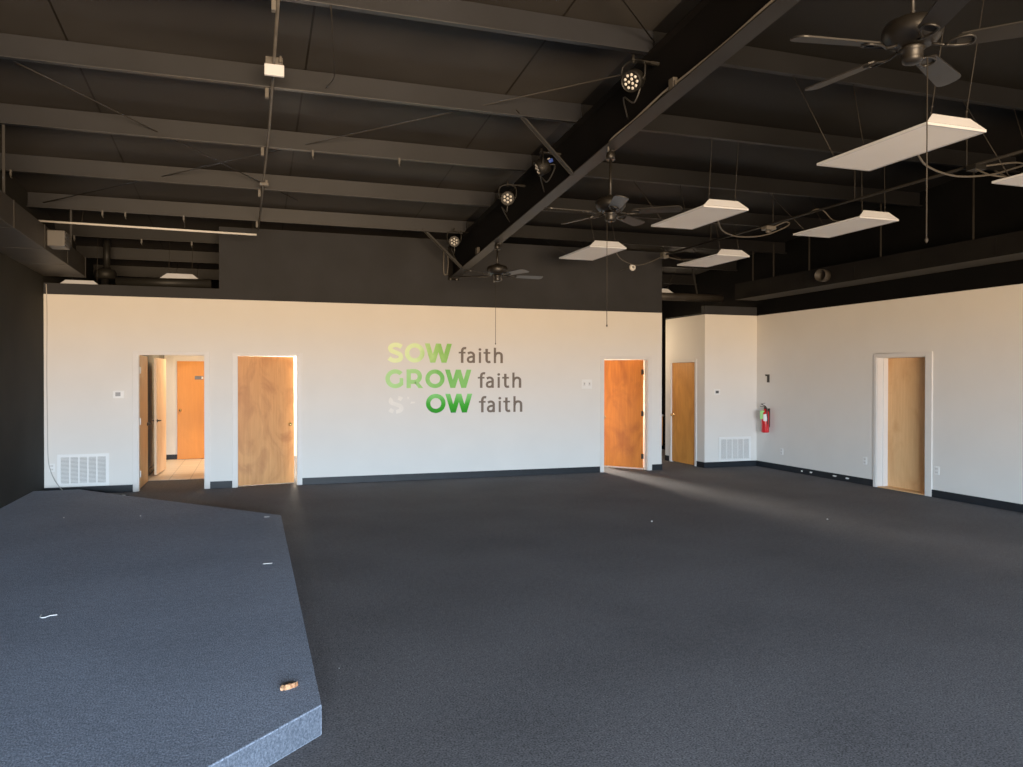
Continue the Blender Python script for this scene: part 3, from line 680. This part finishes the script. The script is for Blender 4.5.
# right duct with round tap
v = thing('air_duct', (8.95, -4, 3.2), 'black rectangular air duct running along the top of the right wall', 'duct')
b = MB(); xa, xb = 8.63, 9.12
b.add([(xa, -.35, 3.19), (xb, -.35, 3.19), (xb, -.35, 3.49), (xa, -.35, 3.49), (xa, -14.5, 3.235), (xb, -14.5, 3.235), (xb, -14.5, 3.44), (xa, -14.5, 3.44)],
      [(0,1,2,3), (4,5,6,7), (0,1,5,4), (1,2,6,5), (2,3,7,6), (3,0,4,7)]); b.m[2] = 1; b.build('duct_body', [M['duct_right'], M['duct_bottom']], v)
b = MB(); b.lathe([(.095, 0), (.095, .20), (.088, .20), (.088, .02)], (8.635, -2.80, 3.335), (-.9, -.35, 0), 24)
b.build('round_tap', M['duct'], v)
for y in (-1.4, -2.25, -3.4, -4.6, -5.75):
    b = MB(); b.box(xa-.004, xa, y-.012, y+.012, 3.215, 3.44); b.build('seam_flange', M['duct_right'], v)
for i, (x, y) in enumerate([(8.66, -.86), (8.66, -1.45), (8.66, -2.366), (8.66, -3.89), (8.66, -5.414)]):
    yy = y; b = MB(); b.bar((x, yy, 3.46), (x, yy, purl_z(yy)+.004), .03, .004, up=(0,1,0))
    tag(b.build('duct_strap', M['black_steel'], None, loc=(x, yy, 3.46)), 'metal strap holding up the right duct, %s from the lettered wall' % ('nearest', 'second', 'third', 'fourth', 'fifth')[i], 'strap')
# hallway duct, its strap, and the dark equipment over the left opening
tubeobj('round_duct', [(6.9, .5, 3.30), (8.90, .5, 3.31)], .075, M['duct'], 'round black duct above the hallway opening', 'duct', n=20)
b = MB(); b.bar((8.35, .5, 3.37), (8.35, .682, purl_z(.682)+.004), .035, .004, up=(0,1,0)); tag(b.build('duct_strap', M['flange'], None, loc=(8.35, .5, 3.37)), 'metal strap holding up the round hallway duct', 'strap')
v = thing('round_duct', (-1.2, .205, 3.1), 'round black duct lying behind the low wall under the left opening', 'duct')
MB().tube([(-1.95, .205, 3.175), (-.6, .205, 3.195)], .072, 20).build('duct_body', M['dark_duct'], v)
MB().box(-1.25, -1.20, .185, .225, 2.56, 3.12).build('support_post', M['dark_duct'], v)
v = thing('flue_pipe', (-2.30, 1.62, 2.56), 'black vertical pipe on a bulky round fitting behind the low wall at the left', 'pipe')
MB().tube([(-2.30, 1.62, 3.54), (-2.30, 1.62, 4.02)], .055, 20).build('pipe', M['dark_duct'], v)
MB().lathe([(.12, 0), (.165, .02), (.17, .10), (.15, .15), (.07, .19)], (-2.32, 1.62, 3.36), (0,0,1), 24).build('draft_hood', M['dark_duct'], v)
MB().lathe([(.06, 0), (.06, .80)], (-2.33, 1.62, 2.56), (0,0,1), 16).build('lower_collar', M['dark_duct'], v)
# hooks under the purlins at the left
hk = [(-2.66, 0, -2.366), (-1.95, 1, -.842), (-1.665, 2, -.842), (-.914, 3, -.842), (-2.59, 4, .682), (-1.647, 5, .682), (-.912, 6, .682), (.65, 7, -3.89), (1.62, 8, -3.89)]
hl = ['fourth purlin from the top, by the left wall', 'purlin nearest the lettered wall, left end', 'purlin nearest the lettered wall, left of the white rod middle', 'purlin nearest the lettered wall, above the white rod middle', 'first purlin behind the wall, by the left duct',
      'first purlin behind the wall, middle of the left opening', 'first purlin behind the wall, right part of the left opening', 'third purlin from the top, right of the left conduit', 'third purlin from the top, left of the rafter']
for x, i, y in hk:
    z = purl_z(y); b = MB(); b.box(x-.010, x+.010, y-.075, y-.055, z-.055, z+.01); b.tube([(x, y-.065, z-.05), (x, y-.065, z-.075), (x+.01, y-.05, z-.085)], .006, 6)
    tag(b.build('beam_clip', M['clip'], None, loc=(x, y, z)), 'small clip under the '+hl[i], 'clip', 'purlin clips')
# loose wire between the top purlins
tubeobj('loose_wire', [(.56, -6.98, purl_z(-6.938)-.002), (.60, -6.7, 4.38), (.65, -6.3, 4.36), (.70, -5.8, 4.40), (.66, -5.48, purl_z(-5.414)+.05)], .005, M['wire'], 'loose thin wire drooping between two purlins right of the white box', 'wire', 6, 6)

# ------------------------------------------------------------------ hanging light fixtures
def fixture(loc, label, group, hang=None):
    x, y, z = loc; w = .29; l = 1.18                      # near end at y, runs to +Y
    v = thing('hanging_light', (x, y+l/2, z), label, 'ceiling light', group)
    b = MB(); a = .185; h = .105; e = .05; f = .018
    lo = [(x-w, y, z), (x+w, y, z), (x+w, y+l, z), (x-w, y+l, z)]
    mid = [(px, py, z+.020) for px, py, _ in lo]
    hi = [(x-a, y+.03, z+.050), (x+a, y+.03, z+.050), (x+a, y+l-.03, z+.050), (x-a, y+l-.03, z+.050)]
    il = [(x-w+f, y+f, z), (x+w-f, y+f, z), (x+w-f, y+l-f, z), (x-w+f, y+l-f, z)]
    b.add(lo+mid, [(i, (i+1) % 4, 4+(i+1) % 4, 4+i) for i in range(4)])
    b.add(lo+il, [(i, 4+i, 4+(i+1) % 4, (i+1) % 4) for i in range(4)])
    b.add(mid+hi, [(4,5,6,7)]+[(i, (i+1) % 4, 4+(i+1) % 4, 4+i) for i in range(4)], 1)
    b.build('housing', [M['fix_body'], M['fix_top']], v)
    for y0_, s_, h in ((y, 1, .105), (y+l, -1, .054)):
        c = MB(); p0 = [(x-w, y0_, z+.018), (x+w, y0_, z+.018), (x+a, y0_+s_*e, z+h), (x-a, y0_+s_*e, z+h)]
        p1 = [(q[0], q[1]+s_*.012, q[2]-.004) for q in p0]
        c.add(p0+p1, [(0,1,2,3), (7,6,5,4)]+[(i, (i+1) % 4, 4+(i+1) % 4, 4+i) for i in range(4)]); c.build('end_cap', M['fix_body'], v)
    MB().box(x-w+f, x+w-f, y+f, y+l-f, z+.003, z+.006).build('diffuser', M['fix_lens'], v)
    return v
def wires(v, pairs):
    """suspension wires as parts of the light: (point on the light, point above)"""
    for p, q in pairs:
        b = MB(); b.tube([p, q], .0035, 6); p = Vector(p)
        for k in range(3): b.lathe([(.004, 0), (.010, .008), (.004, .016)], p+(Vector(q)-p).normalized()*(.01+.05*k), Vector(q)-p, 6)
        b.build('suspension_wire', M['wire'], v)
G = 'white hanging lights over the floor'; LF = []
rows = [(5.02, -8.41, 'largest white hanging light, under the fan at the upper right'), (4.99, -5.47, 'white hanging light beside the middle fan'), (7.04, -5.55, 'white hanging light on the right, with the conduit passing behind it'),
        (4.89, -2.68, 'small white hanging light in front of the black upper wall, right of the farthest fan'), (7.04, -2.62, 'small white hanging light in front of the hallway opening'), (7.05, -8.43, 'white hanging light cut off by the right edge of the photo')]
for x, y, lab in rows:
    L_ = fixture((x, y, 3.6), lab, G); LF.append(L_)
    top = 3.6+.048
    prs = []
    for yy in (y+.09, y+1.18-.09):
        k = round((yy+3.88976)/-1.524); py = -3.88976-1.524*k
        py = py+.0
        for sx in (-1, 1): prs.append(((x+sx*.17, yy, top), (x+sx*(.17 if yy < y+.5 else .34), py-.03, purl_z(py)+.001)))
    wires(L_, prs)
L7 = fixture((7.82, 1.0, 3.42), 'white hanging light half hidden behind the lettered wall at the hallway', G)
wires(L7, [((7.82+s*.17, 1.1, 3.468), (7.82+s*.17, .682, purl_z(.682)+.001)) for s in (-1, 1)])
L8 = fixture((-1.07, .30, 3.245), 'white light seen in the dark opening above the open doorway', G)
wires(L8, [((-1.07+s*.17, .44, 3.293), (-1.07+s*.17, .66, purl_z(.682)+.001)) for s in (-1, 1)]+[((-1.07+s*.17, 1.38, 3.293), (-1.07+s*.17, 2.17, purl_z(2.206)+.001)) for s in (-1, 1)])
L9 = fixture((-2.44, .14, 3.068), 'white light peeking over the wall top under the left duct', G)
wires(L9, [((-2.44+s*.17, .55, 3.116), (-2.44+s*.17, .66, purl_z(.682)+.001)) for s in (-1, 1)])
# power cords
b = MB(); b.tube([(5.31, -7.75, 3.63), (5.6, -7.6, 3.57), (6.2, -7.35, 3.60), (6.8, -7.2, 3.70), (7.25, -7.1, 3.83), (7.40, -7.08, 3.88), (7.30, -7.05, 3.90), (6.9, -7.03, 3.835)], .009, 8, smooth=6); b.build('power_cord', M['cable'], LF[0])
b = MB(); b.tube([(7.05, -7.04, 3.80), (7.0, -7.2, 3.70), (6.88, -7.3, 3.66), (6.78, -7.2, 3.70), (6.76, -7.05, 3.80)], .008, 8, smooth=6); b.build('power_cord', M['cable'], LF[5])
b = MB(); b.tube([(5.28, -4.85, 3.63), (5.6, -4.5, 3.56), (6.1, -4.15, 3.58), (6.6, -4.0, 3.66), (7.0, -3.95, 3.82), (7.0, -3.9, 3.88), (6.87, -3.78, 3.815)], .009, 8, smooth=6); b.build('power_cord', M['cable'], LF[1])
b = MB(); b.tube([(6.81, -4.6, 3.845), (6.9, -4.62, 3.90), (7.0, -4.65, 3.88), (7.05, -4.75, 3.75), (7.1, -4.85, 3.71)], .008, 8, smooth=6); b.build('power_cord', M['cable'], LF[2])
b = MB(); b.tube([(5.18, -2.3, 3.63), (5.5, -1.9, 3.57), (6.0, -1.4, 3.58), (6.4, -1.1, 3.68), (6.76, -.95, 3.83)], .008, 8, smooth=6); b.build('power_cord', M['cable'], LF[3])
b = MB(); b.tube([(6.84, -.93, 3.83), (7.0, -1.1, 3.76), (7.1, -1.3, 3.74), (7.15, -1.55, 3.70)], .008, 8, smooth=6); b.build('power_cord', M['cable'], LF[4])

# ------------------------------------------------------------------ ceiling fans
def fan(y, zb, phase, chain_z, label, cx=3.265, dx=.05):
    v = thing('ceiling_fan', (cx, y, zb), label, 'ceiling fan', 'black ceiling fans under the rafter')
    c = Vector((cx, y, 0)); zf = flange_z(y)
    b = MB(); b.lathe([(.045, 0), (.045, .045), (.035, .075), (.02, .09)], (cx, y, zf-.085), (0,0,1), 20); b.box(cx-.02, cx+.02, y-.05, y+.05, zf-.012, zf+.001)
    b.build('canopy', M['fan'], v)
    MB().tube([(cx, y, zb+.10), (cx, y, zf-.08)], .013, 12).build('down_rod', M['fan'], v)
    MB().lathe([(.03, .165), (.05, .15), (.10, .14), (.138, .122), (.150, .09), (.147, .06), (.125, .028), (.10, .012), (.06, .005)][::-1], c+Vector((0,0,zb)), (0,0,1), 36).build('motor_housing', M['fan'], v)
    MB().lathe([(.0001, -.088), (.03, -.086), (.048, -.078), (.052, -.06), (.052, -.02), (.065, -.01), (.045, .006)], c+Vector((0,0,zb)), (0,0,1), 28).build('switch_housing', M['fan'], v)
    for i in range(5):
        a = R(phase+72*i); d = Vector((math.cos(a), math.sin(a), 0)); n = Vector((-d.y, d.x, 0)); up = Vector((0,0,1))
        tl = R(-13); n2 = n*math.cos(tl)+up*math.sin(tl); u2 = -n*math.sin(tl)+up*math.cos(tl)
        o_ = c+Vector((0,0,zb))
        # blade outline
        prof = []
        r0, r1, w0, w1, k = .205, .68, .054, .067, 7
        for j in range(k+1): t_ = math.pi/2*j/k; prof.append((r1-.05+.05*math.sin(t_), -w1+.05-.05*math.cos(t_)))
        for j in range(k+1): t_ = math.pi/2*j/k; prof.append((r1-.05+.05*math.cos(t_), w1-.05+.05*math.sin(t_)))
        prof += [(r0+.02, w0), (r0, w0-.02), (r0, -w0+.02), (r0+.02, -w0)]
        b = MB(); m_ = len(prof)
        vs = [o_+d*r+n2*s+u2*h for h in (-.004, .004) for r, s in prof]
        b.add(vs, [tuple(range(m_))[::-1], tuple(range(m_, 2*m_))]+[(q, (q+1) % m_, m_+(q+1) % m_, m_+q) for q in range(m_)])
        bl = b.build('blade', M['blade'], v)
        b = MB()
        b.tube([o_+d*.09+up*.004, o_+d*.15-up*.014, o_+d*.20+n2*.03-u2*.008, o_+d*.265+n2*.035-u2*.008, o_+d*.285-u2*.008, o_+d*.265-n2*.035-u2*.008, o_+d*.20-n2*.03-u2*.008, o_+d*.15-up*.014], .0075, 6, smooth=4)
        b.build('blade_iron', M['fan'], bl)
    b = MB(); b.tube([(cx+dx, y-.03, zb-.06), (cx+dx, y-.03, chain_z+.02)], .0035, 6); b.lathe([(.003, 0), (.008, .008), (.008, .02), (.003, .028)], (cx+dx, y-.03, chain_z), (0,0,1), 8)
    b.build('pull_chain', M['wire'], v)
    return v
fan(-9.66, 3.47, 27, 2.44, 'black ceiling fan nearest the camera, at the upper right', 3.305, .07)
fan(-6.04, 3.325, 37, 2.215, 'black ceiling fan in the middle, left of two hanging lights', 3.30, -.05)
fan(-2.42, 3.165, 0, 2.19, 'black ceiling fan farthest away, in front of the black upper wall', 3.29, -.035)

# ------------------------------------------------------------------ stage lights on the rafter
def par(p, aim, nled, label, connector=True):
    p = Vector(p); d = Vector(aim).normalized(); side = d.cross(Vector((0,0,1))).normalized(); up = side.cross(d)
    v = thing('stage_light', p, label, 'stage light', 'stage lights along the rafter')
    MB().lathe([(.03, -.10), (.065, -.09), (.082, -.055), (.086, .0), (.086, .055), (.080, .055), (.078, .045)], p, d, 28).build('can_body', M['black_matte'], v)
    lp = MB().lathe([(.0001, .044), (.078, .044)][::-1], p, d, 28).build('lens_plate', M['lens_black'], v)
    pos = [(0, 0)] if nled == 7 else [(.02*math.cos(R(120*k)), .02*math.sin(R(120*k))) for k in range(3)]
    ro = .044 if nled == 7 else .054
    m_ = nled-len(pos); pos += [(ro*math.cos(2*math.pi*k/m_+.5), ro*math.sin(2*math.pi*k/m_+.5)) for k in range(m_)]
    for a, c in pos:
        MB().lathe([(.015, 0), (.0145, .004), (.009, .009), (.0001, .011)] if nled == 7 else [(.0125, 0), (.012, .004), (.007, .008), (.0001, .009)], p+d*.0445+side*a+up*c, d, 12).build('led', M['led'], lp)
    b = MB(); top = p+Vector((0,0,.165))
    b.tube([p-side*.086, p-side*.105+Vector((0,0,.02)), p-side*.10+Vector((0,0,.13)), top, p+side*.10+Vector((0,0,.13)), p+side*.105+Vector((0,0,.02)), p+side*.086], .008, 6, smooth=3)
    for s_ in (-1, 1): b.lathe([(.018, 0), (.018, .02)], p+side*s_*.085, side*s_, 10)
    b.build('yoke', M['black_matte'], v)
    b = MB(); b.box(top.x-.02, 3.195, top.y-.02, top.y+.02, top.z-.006, top.z+.006); b.tube([top-Vector((0,0,.02)), top+Vector((0,0,.045))], .012, 8); b.box(3.18, 3.258, top.y-.015, top.y+.015, top.z-.012, top.z+.012)
    b.build('clamp', M['black_steel'], v)
    if connector:
        q = p-d*.09; b = MB(); b.tube([q+up*.03, q+up*.03-d*.06], .02, 10); b.build('power_connector', M['blue'], v)
        b = MB(); b.tube([q+up*.05+side*.04, q+up*.055-d*.05+side*.04], .017, 10); b.build('data_connector', M['white_plate'], v)
    b = MB(); q = p-d*.09; b.tube([q, q-d*.08-Vector((0,0,.05)), q+Vector((.03,.12,-.16)), q+Vector((.02,.3,-.06)), Vector((3.25, q.y+.5, flange_z(q.y+.5)+.12))], .007, 6, smooth=5)
    b.build('cable', M['black_rubber'], v)
par((3.02, -7.05, 4.205), (-.72, -.50, -.48), 12, 'black stage light nearest the camera on the rafter, with a blue plug')
par((3.03, -4.86, 4.04), (-.90, .18, -.42), 7, 'black stage light second on the rafter, turned away to the left')
par((3.03, -3.67, 3.965), (-.28, -.90, -.33), 7, 'black stage light third on the rafter, facing the camera', False)
par((3.02, -1.02, 3.86), (-.25, -.95, -.15), 7, 'black stage light at the wall end of the rafter', False)
# cable along the rafter flange with its boxes
fz = lambda y: flange_z(y)+.03
tubeobj('rafter_cable', [(3.215, -9.2, fz(-9.2)), (3.22, -8.7, fz(-8.7)+.02), (3.22, -8.1, fz(-8.1)+.005), (3.215, -7.6, fz(-7.6)+.01), (3.22, -7.2, fz(-7.2)+.03), (3.21, -6.7, fz(-6.7)), (3.20, -6.25, fz(-6.25)-.01), (3.265, -6.06, flange_z(-6.06)-.01)], .009, M['pale_cable'], 'pale cable lying along the rafter edge down to the middle fan', 'cable', 6)
tubeobj('rafter_cable', [(3.22, -5.9, fz(-5.9)), (3.215, -5.5, fz(-5.5)-.008), (3.22, -4.6, fz(-4.6)-.005), (3.215, -3.6, fz(-3.6)-.01), (3.22, -2.5, fz(-2.5))], .008, M['black_rubber'], 'dark cable lying along the rafter edge between the middle and farthest fans', 'cable', 5)
b = MB(); y = -7.36; b.box(3.195, 3.235, y-.035, y+.035, flange_z(y)+.012, flange_z(y)+.10); b.box(3.20, 3.23, y-.06, y-.035, flange_z(y)+.02, flange_z(y)+.07)
tag(b.build('junction_box', M['cable'], None, loc=(3.22, y, flange_z(y))), 'tan junction box sitting on the rafter edge', 'junction box')
b = MB(); b.box(3.195, 3.235, -1.72, -1.62, flange_z(-1.7)+.012, flange_z(-1.7)+.12); tag(b.build('junction_box', M['cable'], None, loc=(3.21, -1.67, flange_z(-1.67))), 'small box on the rafter edge near the farthest fan', 'junction box')
b = MB(); b.tube([(3.09, -.03, 3.86), (3.09, -.03, 3.50), (3.14, -.03, 3.47)], .012, 8, smooth=3); b.tube([(3.155, -.03, 3.84), (3.165, -.035, 3.66), (3.15, -.03, 3.47)], .012, 8, smooth=3)
tag(b.build('wall_conduit', M['conduit'], None, loc=(3.1, -.03, 3.48)), 'two short grey pipes on the black wall beside the rafter end', 'pipe')

# ------------------------------------------------------------------ cabinet glimpsed at the end of the hallway
v = thing('cabinet', (9.0, 3.9, 0), 'wooden cabinet with a white top glimpsed past the end of the lettered wall', 'cabinet')
b = MB(); b.box(8.55, XR-.03, 3.6, 4.2, .1, .80); bd = b.build('carcass', M['maple'], v)
MB().box(8.60, XR-.03, 3.65, 4.2, 0, .1).build('toe_kick', M['hinge_black'], v)
MB().box(8.52, XR-.03, 3.57, 4.2, .80, .84).build('countertop', M['counter'], v, bevel=.004)
for i in range(2):
    x = 8.57+i*.385; dd = MB().box(x, x+.37, 3.582, 3.6, .13, .77).build('cabinet_door', M['maple'], v, bevel=.003)
    k = MB(); knob_mb(k, (x+(.33 if i == 0 else .04), 3.582, .68), (0,-1,0), .014); k.build('knob', M['brass'], dd)

# ------------------------------------------------------------------ light
def lamp(name, kind, loc, energy, col, size=.5, rot=None, target=None, **k):
    l = bpy.data.lights.new(name, kind); l.energy = energy; l.color = col
    if kind == 'AREA': l.shape = 'RECTANGLE'; l.size = size; l.size_y = k.get('size_y', size)
    elif kind in ('POINT', 'SPOT'): l.shadow_soft_size = size
    if kind == 'SPOT': l.spot_size = k.get('spot', 1.0); l.spot_blend = k.get('blend', .4)
    o = bpy.data.objects.new(name, l); C.objects.link(o); o.location = loc
    if target is not None: o.rotation_euler = (Vector(target)-Vector(loc)).to_track_quat('-Z', 'Y').to_euler()
    if rot: o.rotation_euler = rot
    return o
# daylight: sky above, sunlit ground below, entering through the storefront glass
w = bpy.data.worlds.new('daylight'); bpy.context.scene.world = w; w.use_nodes = True; nt = w.node_tree; N = nt.nodes; L = nt.links
bg = N['Background']; tc = N.new('ShaderNodeTexCoord'); sp = N.new('ShaderNodeSeparateXYZ'); L.new(tc.outputs['Generated'], sp.inputs[0])
mr = N.new('ShaderNodeMapRange'); mr.inputs[1].default_value = -.012; mr.inputs[2].default_value = .012; L.new(sp.outputs[2], mr.inputs[0])
mx = N.new('ShaderNodeMix'); mx.data_type = 'RGBA'; L.new(mr.outputs[0], mx.inputs[0])
GROUND = (73.0, 50.0, 29.5); SKY = (55.0, 69.0, 84.0)
mx.inputs[6].default_value = (*GROUND, 1); mx.inputs[7].default_value = (*SKY, 1)
L.new(mx.outputs[2], bg.inputs['Color']); bg.inputs['Strength'].default_value = 1.0
po = lamp('storefront_portal', 'AREA', ((XL+.3+WX)/2, YF-.2, (zt+.12)/2), 1, (1,1,1), WX-XL-.3, (R(90), 0, 0), size_y=zt-.12)
po.data.cycles.is_portal = True
# sunlit back rooms
lamp('backroom_light', 'AREA', (-.9, 3.2, 2.42), 36, (1, .72, .43), .6, target=(-1.1, 3.3, 0))
lamp('sun_patch_light', 'SPOT', (-.5, 3.9, 2.3), 200, (1, .78, .52), .05, target=(-1.1, 3.6, 0), spot=1.2)
lamp('office_light', 'POINT', (.95, 3.9, 1.9), 450, (1, .82, .60), .25)
lamp('office_gap_fill', 'POINT', (.76, 1.7, .75), 110, (1, .86, .66), .08)  # added fill behind the ajar door, brightens its gap and the floor
lamp('storage_light', 'AREA', (6.0, 4.5, 2.2), 85, (1, .80, .58), .35, target=(6.3, .2, .9))
lamp('storage_sun', 'SPOT', (6.0, 4.0, 2.3), 2300, (1, .88, .74), .38, target=(6.5, -.9, 0), spot=R(46), blend=.9)
lamp('storage_jamb_fill', 'POINT', (6.80, 1.0, 1.4), 45, (1, .82, .58), .08)  # added fill behind the leaf, brightens the jamb at the hinge gap
lamp('hall_light', 'AREA', (7.6, 2.4, 2.6), 17, (1, .74, .46), .5, target=(8.2, .9, 1.3))
lamp('hall_end_fill', 'POINT', (8.9, 2.6, 2.4), 40, (1, .74, .5), .2)  # added unseen fill, brightens the cabinet at the hall end

# ------------------------------------------------------------------ camera
f, yaw, pitch, roll, h, D = 775.914, .323098, -.008011, .001029, 1.72917, 12.88121
cy, sy, cpi, spi = math.cos(yaw), math.sin(yaw), math.cos(pitch), math.sin(pitch)
fw = Vector((sy*cpi, cy*cpi, spi)); r = Vector((cy, -sy, 0)); u_ = r.cross(fw)
r2 = r*math.cos(roll)+u_*math.sin(roll); u2 = -r*math.sin(roll)+u_*math.cos(roll)
cam = bpy.data.cameras.new('camera'); co = bpy.data.objects.new('camera', cam); C.objects.link(co)
cam.sensor_width = 36; cam.lens = f/1023*36; cam.clip_start = .05; cam.clip_end = 200
mw = Matrix((r2, u2, -fw)).transposed().to_4x4(); mw.translation = Vector((0, -D, h)); co.matrix_world = mw
sc = bpy.context.scene; sc.camera = co
sc.view_settings.view_transform = 'Standard'; sc.view_settings.look = 'None'; sc.view_settings.exposure = 0; sc.view_settings.gamma = 1.2
sc.cycles.use_denoising = True; sc.cycles.max_bounces = 8; sc.cycles.diffuse_bounces = 5
sc.cycles.sample_clamp_indirect = 8
